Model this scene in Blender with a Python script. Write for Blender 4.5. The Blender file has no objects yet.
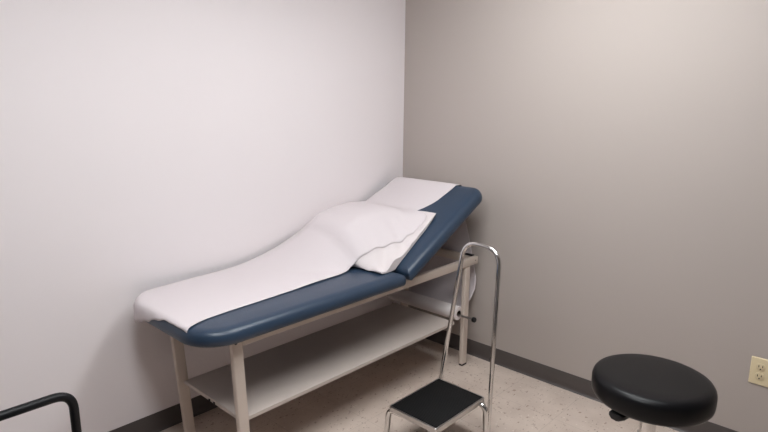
import bpy, bmesh, math, random
from mathutils import Vector, Matrix, noise
random.seed(4)
S = bpy.context.scene
COL = S.collection
PI = math.pi

# ------------------------------------------------------------------ materials
def srgb(r, g, b):
    def f(c):
        c /= 255.0
        return c / 12.92 if c <= .04045 else ((c + .055) / 1.055) ** 2.4
    return (f(r), f(g), f(b), 1.0)

def mat(name, col, rough=.5, metal=0.0, bump=None, spec=.5, coat=0.0, var=None):
    m = bpy.data.materials.new(name); m.use_nodes = True
    nt = m.node_tree; N = nt.nodes; L = nt.links
    b = N['Principled BSDF']
    b.inputs['Base Color'].default_value = col
    b.inputs['Roughness'].default_value = rough
    b.inputs['Metallic'].default_value = metal
    b.inputs['Specular IOR Level'].default_value = spec
    b.inputs['Coat Weight'].default_value = coat
    tc = N.new('ShaderNodeTexCoord')
    if bump:
        scale, strength, detail = bump
        n = N.new('ShaderNodeTexNoise'); n.inputs['Scale'].default_value = scale
        n.inputs['Detail'].default_value = detail
        L.new(tc.outputs['Object'], n.inputs['Vector'])
        bp = N.new('ShaderNodeBump'); bp.inputs['Strength'].default_value = strength
        bp.inputs['Distance'].default_value = .004
        L.new(n.outputs['Fac'], bp.inputs['Height']); L.new(bp.outputs['Normal'], b.inputs['Normal'])
    if var:
        scale, amount = var
        n2 = N.new('ShaderNodeTexNoise'); n2.inputs['Scale'].default_value = scale
        n2.inputs['Detail'].default_value = 4
        L.new(tc.outputs['Object'], n2.inputs['Vector'])
        mx = N.new('ShaderNodeMix'); mx.data_type = 'RGBA'
        mx.inputs[6].default_value = tuple(c * (1 - amount) for c in col[:3]) + (1,)
        mx.inputs[7].default_value = tuple(min(1, c * (1 + amount)) for c in col[:3]) + (1,)
        L.new(n2.outputs['Fac'], mx.inputs[0]); L.new(mx.outputs[2], b.inputs['Base Color'])
    return m

M = {}
M['white_wall'] = mat('white_wall_paint', srgb(237, 229, 230), .62, bump=(160, .05, 3), spec=.3)
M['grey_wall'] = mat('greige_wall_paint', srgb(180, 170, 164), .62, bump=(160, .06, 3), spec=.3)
M['dark_wall'] = mat('low_bounce_wall_paint', srgb(118, 114, 112), .62, bump=(160, .06, 3), spec=.3)  # for the unseen walls, tone darkened to cut bounce light under the table
M['ceiling'] = mat('ceiling_tile', srgb(208, 206, 205), .9, bump=(90, .3, 4), spec=.2)
M['base'] = mat('vinyl_baseboard', srgb(80, 73, 71), .45, var=(9, .06))
M['vinyl'] = mat('navy_vinyl', srgb(41, 58, 78), .34, bump=(420, .10, 2), spec=.5, var=(5, .05))
M['paper'] = mat('white_paper', srgb(212, 203, 205), .75, bump=(26, .12, 3), spec=.2)
M['case'] = mat('white_pillowcase', srgb(213, 204, 204), .8, bump=(34, .25, 4), spec=.2)
M['rollpaper'] = mat('paper_roll_white', srgb(235, 226, 224), .8, spec=.2)
M['core'] = mat('cardboard_core', srgb(60, 48, 40), .9)
M['cream'] = mat('cream_enamel', srgb(206, 192, 181), .42, var=(14, .04))
M['shelf'] = mat('cream_shelf_laminate', srgb(196, 184, 176), .5, var=(10, .03))
M['chrome'] = mat('chrome', (.72, .71, .70, 1), .09, 1.0)
M['steel'] = mat('brushed_steel', (.56, .54, .53, 1), .3, 1.0)
M['rubber'] = mat('black_rubber', srgb(31, 30, 31), .75)
M['blackvinyl'] = mat('black_vinyl', srgb(12, 12, 15), .36, bump=(380, .10, 2), spec=.25)
M['blackplastic'] = mat('black_plastic', srgb(20, 20, 22), .5)
M['blackpaint'] = mat('black_painted_steel', srgb(17, 17, 20), .45, spec=.3)
M['chairfabric'] = mat('charcoal_fabric', srgb(52, 52, 56), .95, bump=(500, .4, 2))
M['ivory'] = mat('ivory_plastic', srgb(226, 210, 174), .4)
M['ivory2'] = mat('ivory_receptacle', srgb(218, 201, 166), .35)
M['slot'] = mat('dark_slot', srgb(42, 34, 28), .7)
M['lampframe'] = mat('white_metal', srgb(228, 228, 226), .5)

def mat_floor():
    m = bpy.data.materials.new('speckled_vinyl_tile'); m.use_nodes = True
    nt = m.node_tree; N = nt.nodes; L = nt.links; b = N['Principled BSDF']
    tc = N.new('ShaderNodeTexCoord')
    n1 = N.new('ShaderNodeTexNoise'); n1.inputs['Scale'].default_value = 7; n1.inputs['Detail'].default_value = 6
    n2 = N.new('ShaderNodeTexNoise'); n2.inputs['Scale'].default_value = 52; n2.inputs['Detail'].default_value = 2
    n3 = N.new('ShaderNodeTexNoise'); n3.inputs['Scale'].default_value = 105; n3.inputs['Detail'].default_value = 1
    n4 = N.new('ShaderNodeTexNoise'); n4.inputs['Scale'].default_value = 52; n4.inputs['Detail'].default_value = 1
    mp = N.new('ShaderNodeMapping'); mp.inputs['Scale'].default_value = (1, .55, 1); mp.inputs['Rotation'].default_value = (0, 0, .6)
    L.new(tc.outputs['Object'], mp.inputs['Vector'])
    for n in (n1, n4): L.new(tc.outputs['Object'], n.inputs['Vector'])
    for n in (n2, n3): L.new(mp.outputs['Vector'], n.inputs['Vector'])
    def ramp(src, p0, p1, c0=(0, 0, 0, 1), c1=(1, 1, 1, 1)):
        r = N.new('ShaderNodeValToRGB'); r.color_ramp.elements[0].position = p0; r.color_ramp.elements[1].position = p1
        r.color_ramp.elements[0].color = c0; r.color_ramp.elements[1].color = c1
        L.new(src, r.inputs['Fac']); return r
    def mix(fac, a, bcol):
        x = N.new('ShaderNodeMix'); x.data_type = 'RGBA'
        if isinstance(fac, float): x.inputs[0].default_value = fac
        else: L.new(fac, x.inputs[0])
        if isinstance(a, tuple): x.inputs[6].default_value = a
        else: L.new(a, x.inputs[6])
        if isinstance(bcol, tuple): x.inputs[7].default_value = bcol
        else: L.new(bcol, x.inputs[7])
        return x.outputs[2]
    base = ramp(n1.outputs['Fac'], .3, .7, srgb(198, 181, 169), srgb(212, 196, 184)).outputs['Color']
    c = mix(ramp(n2.outputs['Fac'], .64, .70).outputs['Color'], base, srgb(166, 143, 128))
    c = mix(ramp(n3.outputs['Fac'], .70, .74).outputs['Color'], c, srgb(132, 108, 94))
    c = mix(ramp(n4.outputs['Fac'], .70, .76).outputs['Color'], c, srgb(226, 214, 204))
    br = N.new('ShaderNodeTexBrick'); br.offset = 0
    br.inputs['Scale'].default_value = 1; br.inputs['Brick Width'].default_value = .35; br.inputs['Row Height'].default_value = .35
    br.inputs['Mortar Size'].default_value = .0012; br.inputs['Mortar Smooth'].default_value = .3
    br.inputs['Color1'].default_value = (0, 0, 0, 1); br.inputs['Color2'].default_value = (0, 0, 0, 1); br.inputs['Mortar'].default_value = (.35, .35, .35, 1)
    L.new(tc.outputs['Object'], br.inputs['Vector'])
    c = mix(br.outputs['Color'], c, srgb(120, 105, 96))
    L.new(c, b.inputs['Base Color'])
    b.inputs['Roughness'].default_value = .48
    return m
M['floor'] = mat_floor()

def mat_tread():
    m = mat('ribbed_black_rubber', srgb(14, 14, 15), .6, spec=.2)
    nt = m.node_tree; N = nt.nodes; L = nt.links; b = N['Principled BSDF']
    tc = N.new('ShaderNodeTexCoord'); w = N.new('ShaderNodeTexWave'); w.bands_direction = 'Y'
    w.inputs['Scale'].default_value = 34
    L.new(tc.outputs['Object'], w.inputs['Vector'])
    bp = N.new('ShaderNodeBump'); bp.inputs['Strength'].default_value = .5; bp.inputs['Distance'].default_value = .002
    L.new(w.outputs['Fac'], bp.inputs['Height']); L.new(bp.outputs['Normal'], b.inputs['Normal'])
    return m
M['tread'] = mat_tread()

def mat_emit(name, col, strength):
    m = bpy.data.materials.new(name); m.use_nodes = True
    N = m.node_tree.nodes; b = N['Principled BSDF']
    b.inputs['Base Color'].default_value = (.8, .8, .8, 1)
    b.inputs['Emission Color'].default_value = col
    b.inputs['Emission Strength'].default_value = strength
    return m
M['diffuser'] = mat_emit('lit_diffuser', (.935, .967, .985, 1), 14.5)

# ------------------------------------------------------------------ mesh helpers
def obj(name, bm, m, parent=None, smooth=30):
    bmesh.ops.recalc_face_normals(bm, faces=bm.faces)
    if parent:
        root = parent
        while root.parent: root = root.parent
        bmesh.ops.translate(bm, verts=bm.verts, vec=-root.location)
    me = bpy.data.meshes.new(name); bm.to_mesh(me); bm.free()
    me.materials.append(m)
    if smooth:
        for p in me.polygons: p.use_smooth = True
        me.set_sharp_from_angle(angle=math.radians(smooth))
    o = bpy.data.objects.new(name, me); COL.objects.link(o)
    if parent:
        o.parent = parent
    return o

def thing(name, label, cat, loc=(0, 0, 0), group=None):
    o = bpy.data.objects.new(name, None); COL.objects.link(o)
    o.location = loc; o.empty_display_size = .1
    o['label'] = label; o['category'] = cat
    if group: o['group'] = group
    return o

def tag(o, label, cat, group=None):
    o['label'] = label; o['category'] = cat
    if group: o['group'] = group
    return o

def struct(name, bm, m, smooth=0):
    o = obj(name, bm, m, None, smooth); o['kind'] = 'structure'; return o

def box(bm, x0, x1, y0, y1, z0, z1, bev=0.0, seg=2):
    vs = [bm.verts.new(v) for v in ((x0, y0, z0), (x1, y0, z0), (x1, y1, z0), (x0, y1, z0), (x0, y0, z1), (x1, y0, z1), (x1, y1, z1), (x0, y1, z1))]
    fs = [bm.faces.new([vs[i] for i in f]) for f in ((3, 2, 1, 0), (4, 5, 6, 7), (0, 1, 5, 4), (1, 2, 6, 5), (2, 3, 7, 6), (3, 0, 4, 7))]
    if bev:
        es = list({e for f in fs for e in f.edges})
        bmesh.ops.bevel(bm, geom=es, offset=bev, segments=seg, affect='EDGES', profile=.5)
    return bm

def loft(bm, rings, closed=True, cap=True):
    vr = [[bm.verts.new(p) for p in r] for r in rings]
    n = len(vr[0])
    for a, b in zip(vr, vr[1:]):
        for i in range(n if closed else n - 1):
            j = (i + 1) % n
            bm.faces.new((a[i], a[j], b[j], b[i]))
    if cap:
        bm.faces.new(list(reversed(vr[0]))); bm.faces.new(vr[-1])
    return bm

def fillet(pts, r, n=7):
    pts = [Vector(p) for p in pts]; out = [pts[0]]
    for a, b, c in zip(pts, pts[1:], pts[2:]):
        rr = r
        d1 = (a - b); d2 = (c - b)
        rr = min(r, d1.length * .48, d2.length * .48)
        p0 = b + d1.normalized() * rr; p2 = b + d2.normalized() * rr
        for i in range(n + 1):
            t = i / n
            out.append(p0 * (1 - t) ** 2 + b * 2 * t * (1 - t) + p2 * t * t)
    out.append(pts[-1]); return out

def tube(bm, pts, r, seg=14, cap=True, sx=1.0):
    pts = [Vector(p) for p in pts]
    t0 = (pts[1] - pts[0]).normalized()
    up = Vector((0, 0, 1)) if abs(t0.z) < .9 else Vector((1, 0, 0))
    nrm = t0.cross(up).normalized(); rings = []
    for i, p in enumerate(pts):
        if i == 0: t = t0
        elif i == len(pts) - 1: t = (pts[i] - pts[i - 1]).normalized()
        else: t = ((pts[i + 1] - pts[i]).normalized() + (pts[i] - pts[i - 1]).normalized()).normalized()
        nrm = (nrm - t * nrm.dot(t)).normalized(); bi = t.cross(nrm)
        rings.append([p + nrm * math.cos(2 * PI * k / seg) * r * sx + bi * math.sin(2 * PI * k / seg) * r for k in range(seg)])
    return loft(bm, rings, True, cap)

def lathe(bm, prof, c=(0, 0), seg=48):
    rings = [[(c[0] + r * math.cos(2 * PI * k / seg), c[1] + r * math.sin(2 * PI * k / seg), z) for k in range(seg)] for r, z in prof]
    return loft(bm, rings)

def disc_x(bm, x0, x1, y, z, r, seg=24, bev=.0):
    prof = [(x0, r)] + [(x1, r)] if not bev else [(x0, r - bev), (x0 + bev, r), (x1 - bev, r), (x1, r - bev)]
    rings = [[(x, y + rr * math.cos(2 * PI * k / seg), z + rr * math.sin(2 * PI * k / seg)) for k in range(seg)] for x, rr in prof]
    return loft(bm, rings)

def rrect(x0, x1, y0, y1, radii, inset, n=10):
    """rounded rectangle outline, radii for corners (x0y0, x1y0, x1y1, x0y1)"""
    x0 += inset; x1 -= inset; y0 += inset; y1 -= inset
    out = []
    for (cx, cy, sx, sy, a0), r in zip(((x0, y0, 1, 1, PI), (x1, y0, -1, 1, 1.5 * PI), (x1, y1, -1, -1, 0), (x0, y1, 1, -1, .5 * PI)), radii):
        r = max(.003, r - inset)
        for i in range(n + 1):
            a = a0 + .5 * PI * i / n
            out.append((cx + sx * r + r * math.cos(a), cy + sy * r + r * math.sin(a)))
    return out

def cushion(x0, x1, y0, y1, radii, prof, xf=lambda x, y, z: (x, y, z)):
    bm = bmesh.new()
    rings = [[xf(x, y, z) for x, y in rrect(x0, x1, y0, y1, radii, i)] for i, z in prof]
    return loft(bm, rings)

def lerp(a, b, t): return a + (b - a) * t
def sm(a, b, x):
    t = max(0, min(1, (x - a) / (b - a))); return t * t * (3 - 2 * t)
def interp(tab, v):
    if v <= tab[0][0]: return tab[0][1]
    for (a, p), (b, q) in zip(tab, tab[1:]):
        if v <= b: return lerp(p, q, (v - a) / (b - a))
    return tab[-1][1]

# ------------------------------------------------------------------ the room
RX, RY, RZ = 3.7, -4.1, 2.62
def slab(x0, x1, y0, y1, z0, z1): return box(bmesh.new(), x0, x1, y0, y1, z0, z1)
struct('floor', slab(-.1, RX + .1, RY - .1, .1, -.1, 0), M['floor'])
struct('ceiling', slab(-.1, RX + .1, RY - .1, .1, RZ, RZ + .1), M['ceiling'])
struct('wall_left', slab(-.1, 0, RY - .1, .1, 0, RZ), M['white_wall'])
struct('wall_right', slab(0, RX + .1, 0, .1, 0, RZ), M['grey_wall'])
struct('wall_back', slab(0, RX + .1, RY - .1, RY, 0, RZ), M['dark_wall'])
struct('wall_side', slab(RX, RX + .1, RY, 0, 0, RZ), M['dark_wall'])
BH = .1016
cove = [(0, 0), (.014, 0), (.014, .002), (.008, .006), (.0045, .014), (.004, .03), (.004, BH - .003), (.0025, BH), (0, BH)]
def base_y(sign, x, y0, y1):   # runs along y, against the plane x
    return loft(bmesh.new(), [[(x + sign * d, y, z) for d, z in cove] for y in (y0, y1)])
def base_x(sign, y, x0, x1):
    return loft(bmesh.new(), [[(x, y + sign * d, z) for d, z in cove] for x in (x0, x1)])
struct('baseboard_left', base_y(1, 0, RY, 0), M['base'], 40)
struct('baseboard_right', base_x(-1, 0, 0, RX), M['base'], 40)
struct('baseboard_back', base_x(1, RY, 0, RX), M['base'], 40)
struct('baseboard_side', base_y(-1, RX, RY, 0), M['base'], 40)

# surface-mounted wraparound lights on the ceiling (the room's lamps, above the frame)
def troffer(x, y, label):
    t = thing('ceiling_light', label, 'ceiling light', (x, y, RZ))
    w, l = .20, .62                      # long side along x
    f = bmesh.new()
    for xx in (x - l - .02, x + l): box(f, xx, xx + .02, y - w - .01, y + w + .01, RZ - .10, RZ, .004)
    box(f, x - l, x + l, y - w, y + w, RZ - .012, RZ)
    obj('light_frame', f, M['lampframe'], t, 0)
    prof = [(-w, RZ - .012), (-w + .01, RZ - .06), (-w + .04, RZ - .09), (0, RZ - .095), (w - .04, RZ - .09), (w - .01, RZ - .06), (w, RZ - .012)]
    obj('diffuser', loft(bmesh.new(), [[(xx, y + dy, z) for dy, z in prof] for xx in (x - l, x + l)]), M['diffuser'], t, 30)
troffer(1.50, -1.05, 'white ceiling light nearest the grey wall, above the step stool')
troffer(1.62, -2.42, 'white ceiling light farther from the grey wall, above the armchair end of the room')

# ------------------------------------------------------------------ the treatment table
XO, YN, YF, ZR = .692, -1.832, -.142, .700     # outer leg face, foot end, head end, rail top
XI = .198                                       # outer corner of the wall-side legs
YH = -.062                                      # head end of the rails
T = thing('treatment_table', 'navy vinyl treatment table with raised backrest and cream metal frame against the white wall', 'exam table', (.42, -1.0, 0))
MX0, MX1 = .030, .757
prof = [(.05, .696), (.024, .697), (.009, .702), (.002, .712), (0, .726), (.003, .745), (.012, .757), (.026, .765), (.05, .7685), (.12, .7695), (.22, .770)]
obj('seat_cushion', cushion(MX0, MX1, -2.0, -.822, (.20, .17, .012, .012), prof), M['vinyl'], T, 60)
ANG = math.radians(28.65); CA, SA = math.cos(ANG), math.sin(ANG)
HY, HZ = -.792, .710
def tilt(x, v, w): return (x, HY + v * CA - w * SA, HZ + v * SA + w * CA)
BL = .796
prof2 = [(.03, 0), (.012, .002), (.004, .008), (0, .018), (0, .036), (.004, .050), (.011, .060), (.024, .068), (.05, .0715), (.12, .0725), (.22, .073)]
obj('backrest_cushion', cushion(MX0, .764, .004, BL, (.012, .012, .085, .085), prof2, tilt), M['vinyl'], T, 60)

def leg(x0, x1, y0, y1, ztop, lean, capname='foot_cap'):
    """rectangular tube, leaning by lean (m per m) along y towards the floor"""
    bm = bmesh.new(); rings = []
    for z in (.012, ztop):
        dy = lean * (ztop - z)
        rings.append([(x, y + dy, z) for x, y in rrect(x0, x1, y0, y1, (.006,) * 4, 0, 3)])
    loft(bm, rings)
    o = obj('leg', bm, M['cream'], T, 40)
    dy = lean * ztop
    b2 = bmesh.new()
    loft(b2, [[(x, y + dy, z) for x, y in rrect(x0, x1, y0, y1, (.009,) * 4, i, 4)] for i, z in ((.004, .0), (-.001, .003), (-.001, .013), (.001, .014))])
    obj(capname, b2, M['rubber'], o, 40)
    return o
D = .028; W = .05
l1 = leg(XO - D, XO, YN, YN + W, ZR, .047)
l2 = leg(XI - D, XI, YN - .018, YN + W - .018, ZR, .072)
l3 = leg(XO - D, XO, YF - W, YF, ZR - .05, 0)
l4 = leg(XI - D, XI, YF - W, YF, ZR - .05, 0)
for x0, x1 in ((XO - D, XO), (XI - D, XI)):
    b = bmesh.new(); box(b, x0, x1, YN + W, YH, ZR - .047, ZR, .003)
    r = obj('side_rail', b, M['cream'], T, 40)
b = bmesh.new(); box(b, XI, XO - D, YH - .03, YH - .004, ZR - .05, ZR, .003); obj('crossbar', b, M['cream'], T, 40)
b = bmesh.new(); box(b, XI, XO - D, YN + .012, YN + .038, ZR - .05, ZR, .003); obj('crossbar', b, M['cream'], T, 40)
b = bmesh.new(); box(b, XI, XO - D, -.86, -.83, ZR - .04, ZR, .003); obj('crossbar', b, M['cream'], T, 40)
def bolt(x0, x1, y, z, r=.007):
    obj('bolt', disc_x(bmesh.new(), x0, x1, y, z, r, 14, .001), M['blackplastic'], T, 40)
bolt(XO - .002, XO + .004, YN + .018, .676, .007)
obj('bolt', box(bmesh.new(), XO - D - .028, XO - D - .008, YN + .004, YN + .014, .662, .682, .002), M['blackplastic'], T, 40)
bolt(XO - .002, XO + .002, YH - .03, .679, .0035)
b = bmesh.new(); box(b, .60, .665, YH - .034, YH - .004, ZR, ZR + .006, .001); obj('rail_cap', b, M['blackplastic'], T, 40)
# shelf with folded edge
ZS = .3116; SY1 = -.292
b = bmesh.new()
box(b, .205, XO - .001, YN + .034, SY1, ZS + .012, ZS + .017, .001)
box(b, XO - .004, XO - .001, YN + .068, SY1, ZS, ZS + .012)
box(b, .205, .208, YN + .068, SY1, ZS, ZS + .012)
box(b, XI - .017, XO - .004, YN + .034, YN + .038, ZS, ZS + .012)
box(b, XI - .017, XO - .004, SY1 - .004, SY1, ZS, ZS + .012)
sh = obj('shelf', b, M['shelf'], T, 40)
for xx in (.43, .47):
    b = bmesh.new(); box(b, xx - .006, xx + .006, YN + .030, YN + .0345, ZS + .001, ZS + .010, .001); obj('shelf_screw', b, M['blackplastic'], sh, 40)
# hinge hardware under the backrest
for x in (.20, .60):
    b = bmesh.new(); box(b, x - .02, x + .02, -.855, -.775, ZR - .018, ZR + .0015, .002); box(b, x - .004, x + .004, -.84, -.79, ZR - .05, ZR - .018, .001)
    obj('hinge_bracket', b, M['blackplastic'], T, 40)
# paper rod below the head end
RYO, RZO = -.212, .344
b = bmesh.new(); tube(b, [(.02, RYO, RZO), (.775, RYO, RZO)], .007, 12)
rod = obj('paper_rod', b, M['steel'], T, 60)
for x in (.768, .012):
    obj('knob', disc_x(bmesh.new(), x, x + .022, RYO, RZO, .016, 24, .004), M['blackplastic'], rod, 40)

# ------------------------------------------------------------------ pillow at the hinge
PX0, PX1 = .014, .632
def top_plane(y): return HZ + .0725 * CA + (y - (HY - .0725 * SA)) * SA / CA
# profile points: (y, z) of the fat middle, and of the flat end
back = lambda ofs: [(y, top_plane(y) + .006) for y in ofs]
fat = [(-.845, .775), (-.90, .7725), (-.955, .773), (-.985, .80), (-.985, .85), (-.960, .905), (-.91, .955), (-.84, .993), (-.76, 1.015),
       (-.67, 1.025), (-.58, 1.026), (-.50, 1.018), (-.445, 1.004), (-.428, top_plane(-.428) + .010)] + back((-.50, -.62, -.74, -.81))
flat = [(-.83, .776), (-.87, .7735), (-.925, .7735), (-.945, .780), (-.930, .789), (-.895, .799), (-.855, .811), (-.80, .830), (-.74, .853),
        (-.67, .886), (-.59, .928), (-.51, .972), (-.450, 1.004), (-.430, top_plane(-.430) + .024)] + back((-.51, -.62, -.74, -.81))
def splay(y): return .055 * max(0, min(1, (-.43 - y) / .45))
def closed_spline(P, sub=4):
    n = len(P); out = []
    for i in range(n):
        p0, p1, p2, p3 = (Vector(P[(i + k) % n]) for k in (-1, 0, 1, 2))
        for j in range(sub):
            t = j / sub
            out.append(.5 * ((2 * p1) + (p2 - p0) * t + (2 * p0 - 5 * p1 + 4 * p2 - p3) * t * t + (3 * p1 - p0 - 3 * p2 + p3) * t ** 3))
    return out
FAT, FLAT = closed_spline(fat), closed_spline(flat)
def fatness(x):
    u = (x - PX0) / (PX1 - PX0)
    lo = sm(-.25, .16, u) if u < .16 else 1
    hi = 1 - sm(.52, 1.0, u)
    return min(lo, hi)
def pillow_ring(x, shrink=0):
    k = fatness(x); out = []
    for a, c in zip(FLAT, FAT):
        y, z = lerp(a[0], c[0], k), lerp(a[1], c[1], k)
        lowr = sm(1.0, .4, (z - .77) / .26)
        z0 = max(.772, top_plane(y) + .004)
        wr = .007 * noise.noise(Vector((x * 7, y * 16, z * 5))) + .004 * math.sin(x * 60 + y * 50) * sm(.45, .62, x) * sm(.10, .03, z - .775)
        wr += .0065 * math.sin(46 * (x * .55 + (y + .9) * 1.1) + 3 * noise.noise(Vector((x * 5, y * 5, 2)))) * sm(.36, .56, x) * sm(-.52, -.66, y)
        zz = z + wr * (1 if z - z0 > .01 else 0)
        out.append((x + splay(y) * (x - PX0) / (PX1 - PX0), y, max(z0, zz)))
    return out
NXP = 46
rings = [pillow_ring(lerp(PX0, PX1, i / NXP)) for i in range(NXP + 1)]
pil = obj('pillow', loft(bmesh.new(), rings), M['case'], None, 60)
tag(pil, 'plump white pillow leaning on the raised blue backrest, half under the paper', 'pillow')
def pillow_top(x, y):
    x = PX0 + (x - PX0) / (1 + splay(y) / (PX1 - PX0))
    if x < PX0 or x > PX1: return -1
    ring = pillow_ring(x); best = -1
    n = len(ring)
    for i in range(n):
        a, b = ring[i], ring[(i + 1) % n]
        if (a[1] - y) * (b[1] - y) <= 0 and a[1] != b[1]:
            t = (y - a[1]) / (b[1] - a[1]); best = max(best, lerp(a[2], b[2], t))
    return best

# ------------------------------------------------------------------ exam paper (sheet and roll, one thing)
E = thing('exam_table_paper', 'white exam paper running over the pillow and blue cushions from its roll below the headrest', 'paper', (.37, -.215, .31))
XN = [(-2.2, .655), (-2.0, .635), (-1.93, .605), (-1.88, .592), (-1.775, .581), (-1.434, .562), (-1.233, .545), (-1.10, .540), (-1.0, .515), (-.97, .522), (-.945, .535), (-.915, .546), (-.86, .560), (-.80, .576), (-.70, .602), (-.6, .616), (-.5, .612), (-.455, .588), (-.425, .455), (-.37, .505), (-.31, .54), (-.2, .565), (-.10, .575)]
XF = [(-2.2, .10), (-2.0, .085), (-1.88, .078), (-1.6, .052), (-1.3, .034), (-1.0, .028), (-.5, .026), (-.40, .032), (-.33, .046), (-.26, .062), (-.15, .075)]
def seat_sd(x, y):
    """distance outside the seat outline and outward direction at the foot end"""
    for r, left in ((.20, True), (.17, False)):
        cx = MX0 + r if left else MX1 - r; cy = -2.0 + r
        if y < cy and ((x < cx) if left else (x > cx)):
            d = Vector((x, y)) - Vector((cx, cy))
            return d.length - r, d.normalized()
    return -2.0 - y, Vector((0, -1))
def drape(x, y):
    sd, n = seat_sd(x, y)
    r = .030
    if sd < -r: return Vector((x, y, .773))
    a = (sd + r) / r                       # arc length in units of r
    if a < PI / 2:
        off = r * math.sin(a) - r; z = .773 - r * (1 - math.cos(a))
    else:
        off = .003; z = .773 - r - r * (a - PI / 2)
    q = Vector((x, y)) + n * (off - sd)
    return Vector((q.x, q.y, z))
NT = 48
rows = []
tent_cache = {}
def tent(t, x):
    y0 = lerp(-1.42, -1.03, t ** 1.5); yc = lerp(-.80, -.86, t)
    return y0, yc, pillow_top(x, yc)
pts_grid = []
ny = 110
ys = [lerp(-2.085, -.435, (i / ny)) for i in range(ny + 1)]
for yi in ys:
    row = []
    for j in range(NT + 1):
        t = j / NT
        # ragged, skewed tear line at the foot
        y = yi
        if yi < -1.85:
            start = lerp(-2.052, -1.997, sm(.32, .70, t)) + .010 * noise.noise(Vector((t * 9, 3, 0))) + .006 * noise.noise(Vector((t * 24, 8, 0))) * sm(.6, .3, t) - .022 * sm(.22, .0, abs(t - .17))
            y = lerp(start, -1.85, (yi + 2.085) / (.235))
        x = lerp(interp(XF, y), interp(XN, y), t)
        if y < -1.7:
            p = drape(x, y)
        else:
            z = .773
            y0, yc, zc = tent(t, x)
            if y > y0 and y <= yc:
                q = (y - y0) / (yc - y0)
                z = max(z, .773 + (zc + .004 - .773) * q ** lerp(1.7, 1.35, t))
            z = max(z, pillow_top(x, y) + .0022, top_plane(y) + .004 if y > -.84 else 0)
            z += .0025 * (noise.noise(Vector((x * 6, y * 5, 1))) + 1) * sm(-1.6, -1.3, y)
            p = Vector((x, y, z))
        row.append(p)
    pts_grid.append(row)
# down from the pillow on to the backrest, over the head end and down to the roll
zE = .0745
tail = []
for v in (.455, .48, .51, .54, .57, .60, .64, .68, .72, .745, .765):
    tail.append(('tilt', v))
for yz in ((-.138, 1.148), (-.118, 1.142), (-.099, 1.122), (-.084, 1.082), (-.068, 1.00), (-.055, .92), (-.046, .84), (-.042, .76), (-.036, .68), (-.034, .60), (-.036, .53), (-.044, .47), (-.07, .41), (-.11, .37), (-.155, .352)):
    tail.append(('yz', yz))
XNZ = [(.34, .645), (.37, .645), (.50, .668), (.60, .645), (.72, .618), (.94, .572), (1.10, .585), (1.2, .590)]
for kind, v in tail:
    row = []
    for j in range(NT + 1):
        t = j / NT
        if kind == 'tilt':
            _, y, z = tilt(0, v, zE)
            x = lerp(interp(XF, y), interp(XN, y), t)
            pt = pillow_top(x, y)
            z = max(z, pt + .004 if pt > 0 else z)
        else:
            y, z = v
            w = .010 * math.sin(t * 11 + z * 5) * sm(1.05, .8, z) * sm(.36, .5, z)
            y = min(y + w, -.012)
            x = lerp(interp([(.36, .09), (1.1, .088)], z), interp(XNZ, z), t)
        row.append(Vector((x, y, z)))
    pts_grid.append(row)
bm = bmesh.new(); loft(bm, pts_grid, False, False)
sheet = obj('sheet', bm, M['paper'], E, 80)
md = sheet.modifiers.new('thin', 'SOLIDIFY'); md.thickness = .0007; md.offset = 1
b = bmesh.new()
RC = (-.212, .354); RR = .044
rings = []
for x, r in ((.095, .019), (.095, RR - .002), (.097, RR), (.663, RR), (.665, RR - .002), (.665, .019), (.645, .0188), (.115, .0188)):
    rings.append([(x, RC[0] + r * math.cos(2 * PI * k / 36), RC[1] + r * math.sin(2 * PI * k / 36)) for k in range(36)])
rings.append(rings[0]); loft(b, rings, True, False)
bmesh.ops.remove_doubles(b, verts=b.verts, dist=1e-5)
roll = obj('roll', b, M['rollpaper'], E, 40)
b = bmesh.new(); rings = []
for x, r in ((.09, .0185), (.668, .0185), (.668, .0165), (.09, .0165), (.09, .0185)):
    rings.append([(x, RC[0] + r * math.cos(2 * PI * k / 28), RC[1] + r * math.sin(2 * PI * k / 28)) for k in range(28)])
loft(b, rings, True, False); bmesh.ops.remove_doubles(b, verts=b.verts, dist=1e-5)
obj('core', b, M['core'], roll, 40)

# ------------------------------------------------------------------ step stool with handrail
SX0, SX1, SYa, SYb, SZ = .946, 1.233, -1.163, -.774, .230
P = thing('step_stool', 'chrome step stool with black ribbed tread and tall chrome handrail', 'step stool', (1.08, -.97, 0))
b = bmesh.new()
out = [[(x, y, z) for x, y in rrect(SX0, SX1, SYa, SYb, (.012,) * 4, i, 5)] for i, z in ((.001, SZ - .026), (0, SZ - .024), (0, SZ - .002), (.002, SZ), (.008, SZ), (.009, SZ - .004), (.009, SZ - .026))]
out.append(out[0]); loft(b, out, True, False); bmesh.ops.remove_doubles(b, verts=b.verts, dist=1e-6)
obj('platform_rim', b, M['steel'], P, 40)
obj('tread', cushion(SX0, SX1, SYa, SYb, (.012,) * 4, [(.0095, SZ - .014), (.0095, SZ - .001), (.0105, SZ + .001), (.013, SZ + .002)]), M['tread'], P, 40)
def steplegs(y, dy):
    for s, x in ((-1, SX0), (1, SX1)):
        pts = fillet([(x - s * .06, y, SZ - .030), (x + s * .016, y, SZ - .032), (x + s * .026, y + dy, .012)], .042, 8)
        lg = obj('leg', tube(bmesh.new(), pts, .0135), M['chrome'], P, 60)
        q = pts[-1]
        obj('foot_cap', lathe(bmesh.new(), [(.011, 0), (.0145, .002), (.0145, .022), (.012, .026)], (q.x, q.y), 20), M['rubber'], lg, 40)
    obj('leg_brace', tube(bmesh.new(), [(SX0 + .06, y, SZ - .030), (SX1 - .06, y, SZ - .030)], .0105), M['chrome'], P, 60)
steplegs(SYa + .022, -.012); steplegs(SYb - .022, .006)
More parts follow.
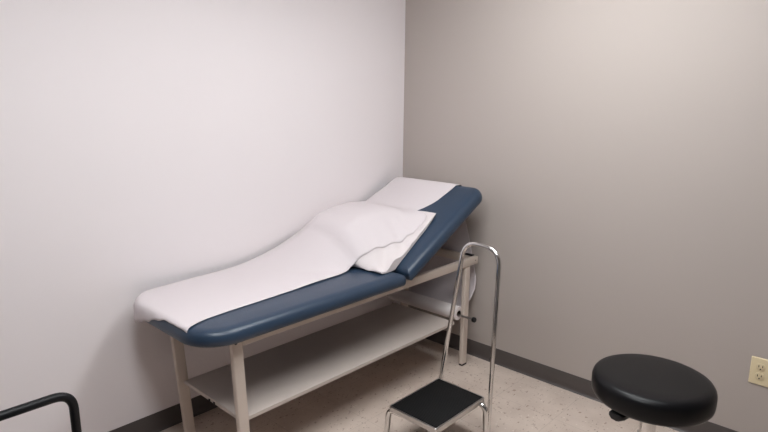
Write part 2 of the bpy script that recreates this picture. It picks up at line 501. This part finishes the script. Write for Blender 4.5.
hp = [(.925, -.749, .012), (.938, -.743, .22), (.949, -.728, .371), (.991, -.678, .869), (1.014, -.662, .951), (1.190, -.662, .951), (1.216, -.677, .878), (1.239, -.732, .334), (1.2405, -.747, .18), (1.252, -.762, .012)]
hp = [(.925, -.752, .012), (.940, -.741, .24), (1.000, -.664, .958), (1.207, -.664, .948), (1.241, -.741, .24), (1.252, -.762, .012)]
hr = obj('handrail', tube(bmesh.new(), fillet(hp, .085, 10), .0115), M['chrome'], P, 60)
for q in (hp[0], hp[-1]):
    obj('foot_cap', lathe(bmesh.new(), [(.011, 0), (.0145, .002), (.0145, .022), (.012, .026)], (q[0], q[1]), 20), M['rubber'], hr, 40)

# ------------------------------------------------------------------ round black stool
CX, CY, ZT, HH, RS = 2.0, -.838, .642, .094, .216
Q = thing('round_stool', 'round black padded stool on a chrome column in front of the grey wall', 'stool', (CX, CY, 0))
sp = [(.12, ZT - HH), (RS - .022, ZT - HH), (RS - .009, ZT - HH + .005), (RS - .002, ZT - HH + .016), (RS, ZT - HH + .03), (RS, ZT - .03), (RS - .003, ZT - .018), (RS - .010, ZT - .008), (RS - .022, ZT - .002), (RS - .04, ZT + .0005), (RS - .08, ZT + .002), (.03, ZT + .003)]
obj('seat', lathe(bmesh.new(), sp, (CX, CY), 72), M['blackvinyl'], Q, 60)
b = bmesh.new(); lathe(b, [(.10, ZT - HH - .012), (.105, ZT - HH - .010), (.105, ZT - HH + .001), (.03, ZT - HH + .001)], (CX, CY), 36)
obj('seat_plate', b, M['blackplastic'], Q, 40)
# adjustment paddle under the left side of the rim
LV = (1.944, -1.012)
b = bmesh.new()
tube(b, [(CX, CY, ZT - HH - .018), (LV[0], LV[1], ZT - HH - .022)], .006, 10)
lv = obj('height_lever', b, M['steel'], Q, 60)
d = (Vector(LV) - Vector((CX, CY))).normalized(); nrm = Vector((-d.y, d.x))
b = bmesh.new(); c0 = Vector(LV)
rings = []
for s, w in ((-.045, .012), (-.03, .026), (0, .030), (.016, .026), (.022, .015)):
    c = c0 + d * s
    rings.append([(c.x + nrm.x * w * a, c.y + nrm.y * w * a, ZT - HH - .020 + .012 * bz) for a, bz in ((-1, -.5), (-.7, -1), (.7, -1), (1, -.5), (1, .5), (.7, 1), (-.7, 1), (-1, .5))])
obj('lever_paddle', loft(b, rings), M['blackplastic'], lv, 50)
obj('column', lathe(bmesh.new(), [(.034, .10), (.034, .40), (.0335, .402), (.030, .404), (.030, ZT - HH - .011)], (CX, CY), 36), M['chrome'], Q, 40)
obj('hub', lathe(bmesh.new(), [(.04, .075), (.046, .08), (.044, .12), (.030, .135)], (CX, CY), 36), M['chrome'], Q, 40)
for k in range(5):
    a = 2 * PI * k / 5 + .5; ux, uy = math.cos(a), math.sin(a)
    b = bmesh.new()
    tube(b, [(CX + ux * .03, CY + uy * .03, .10), (CX + ux * .16, CY + uy * .16, .092), (CX + ux * .27, CY + uy * .27, .075)], .014, 14)
    bl = obj('base_leg', b, M['chrome'], Q, 60)
    cx, cy = CX + ux * .265, CY + uy * .265
    b = bmesh.new(); px, py = -uy, ux
    for s in (-1, 1):
        rings = []
        for off, rr in ((.004, .021), (.006, .025), (.016, .025), (.019, .021)):
            rings.append([(cx + px * s * off + ux * rr * math.cos(2 * PI * i / 20), cy + py * s * off + uy * rr * math.cos(2 * PI * i / 20), .0252 + rr * math.sin(2 * PI * i / 20)) for i in range(20)])
        loft(b, rings)
    tube(b, [(cx, cy, .025), (cx, cy, .07)], .006, 10)
    tube(b, [(cx - px * .008, cy - py * .008, .0252), (cx + px * .008, cy + py * .008, .0252)], .006, 10)
    obj('caster', b, M['blackplastic'], bl, 40)

# ------------------------------------------------------------------ black arm chair, lower left
A = thing('armchair', 'black tubular metal armchair whose bent arm shows beside the white wall', 'chair', (.83, -2.76, 0))
XA = .586
def side_frame(x):
    pts = fillet([(x, -3.06, .012), (x, -3.04, .650), (x, -2.400, .650), (x, -2.395, .012)], .065, 10)
    return obj('arm_frame', tube(bmesh.new(), pts, .0155), M['blackpaint'], A, 60)
fr = [side_frame(XA), side_frame(1.10)]
for f, x in zip(fr, (XA, 1.10)):
    for q in ((x, -3.06), (x, -2.395)):
        obj('foot_cap', lathe(bmesh.new(), [(.014, 0), (.017, .002), (.017, .02), (.015, .024)], q, 18), M['rubber'], f, 40)
obj('seat', cushion(.610, 1.077, -2.98, -2.46, (.05,) * 4, [(.02, .405), (.005, .41), (0, .425), (.004, .445), (.02, .46), (.08, .466), (.18, .468)]), M['chairfabric'], A, 60)
def bk(x, y, z):  # stand the pad up
    return (x, -2.985 - z - .16 * (y - .5), y)
obj('backrest', cushion(.625, 1.062, .52, .90, (.05,) * 4, [(.012, -.024), (0, -.012), (0, .012), (.012, .024), (.06, .03)], bk), M['chairfabric'], A, 60)
for y in (-2.93, -2.50):
    obj('seat_rail', tube(bmesh.new(), [(XA, y, .395), (1.10, y, .395)], .0105), M['blackpaint'], A, 60)
for x in (.66, 1.0):
    obj('back_upright', tube(bmesh.new(), fillet([(x, -2.93, .395), (x, -2.985, .41), (x, -3.04, .80)], .03), .0105), M['blackpaint'], A, 60)
for x0,x1 in ((XA, 1.10),):
    obj('back_rail', tube(bmesh.new(), [(x0, -3.042, .60), (x1, -3.042, .60)], .0105), M['blackpaint'], A, 60)

# ------------------------------------------------------------------ electrical outlet on the grey wall
OX0, OX1, OZ0, OZ1 = 2.181, 2.264, .367, .499
OX = (OX0 + OX1) / 2; OZ = (OZ0 + OZ1) / 2
O = thing('wall_outlet', 'ivory duplex electrical outlet low on the grey wall right of the stool', 'outlet', (OX, 0, OZ))
b = bmesh.new(); rings = []
def rr_xz(i, y): return [(x, y, z) for x, z in rrect(OX0, OX1, OZ0, OZ1, (.005,) * 4, i, 4)]
loft(b, [rr_xz(0, 0), rr_xz(0, -.002), rr_xz(.003, -.006), rr_xz(.008, -.0065)])
obj('wall_plate', b, M['ivory'], O, 40)
for s in (1, -1):
    zc = OZ + s * .023
    b = bmesh.new()
    def rc(i, y): return [(x, y, z) for x, z in rrect(OX - .018, OX + .018, zc - .0175, zc + .0175, (.013,) * 4, i, 6)]
    loft(b, [rc(0, -.006), rc(0, -.0085), rc(.001, -.009)])
    rec = obj('receptacle', b, M['ivory2'], O, 40)
    b = bmesh.new()
    box(b, OX - .0092, OX - .0060, -.0094, -.0088, zc - .001, zc + .009)
    box(b, OX + .0060, OX + .0092, -.0094, -.0088, zc - .000, zc + .009)
    box(b, OX - .0028, OX + .0028, -.0094, -.0088, zc - .012, zc - .006)
    obj('slot', b, M['slot'], rec, 0)
b = bmesh.new(); rings = [[(OX + r * math.cos(2 * PI * k / 14), y, OZ + r * math.sin(2 * PI * k / 14)) for k in range(14)] for r, y in ((.0032, -.006), (.0032, -.0075), (.0022, -.008))]
obj('screw', loft(b, rings), M['ivory2'], O, 40)

# ------------------------------------------------------------------ camera
cam = bpy.data.cameras.new('camera'); co = bpy.data.objects.new('camera', cam); COL.objects.link(co)
cam.sensor_width = 36; cam.lens = 571.69 / 768 * 36; cam.clip_start = .02
yaw, pitch, roll = -.7476058, .20087801, .01048552
f = Vector((math.sin(yaw) * math.cos(pitch), math.cos(yaw) * math.cos(pitch), -math.sin(pitch)))
r = Vector((math.cos(yaw), -math.sin(yaw), 0)); u = r.cross(f)
r2 = r * math.cos(roll) + u * math.sin(roll); u2 = u * math.cos(roll) - r * math.sin(roll)
mw = Matrix(((r2.x, u2.x, -f.x, 2.60904), (r2.y, u2.y, -f.y, -3.00206), (r2.z, u2.z, -f.z, 1.65396), (0, 0, 0, 1)))
co.matrix_world = mw
S.camera = co

w = bpy.data.worlds.new('World'); S.world = w; w.use_nodes = True
w.node_tree.nodes['Background'].inputs['Color'].default_value = (.5, .5, .5, 1)
w.node_tree.nodes['Background'].inputs['Strength'].default_value = .1
S.view_settings.view_transform = 'Standard'; S.view_settings.look = 'None'
S.view_settings.gamma = 1; S.view_settings.use_curve_mapping = False
S.view_settings.exposure = 0.44
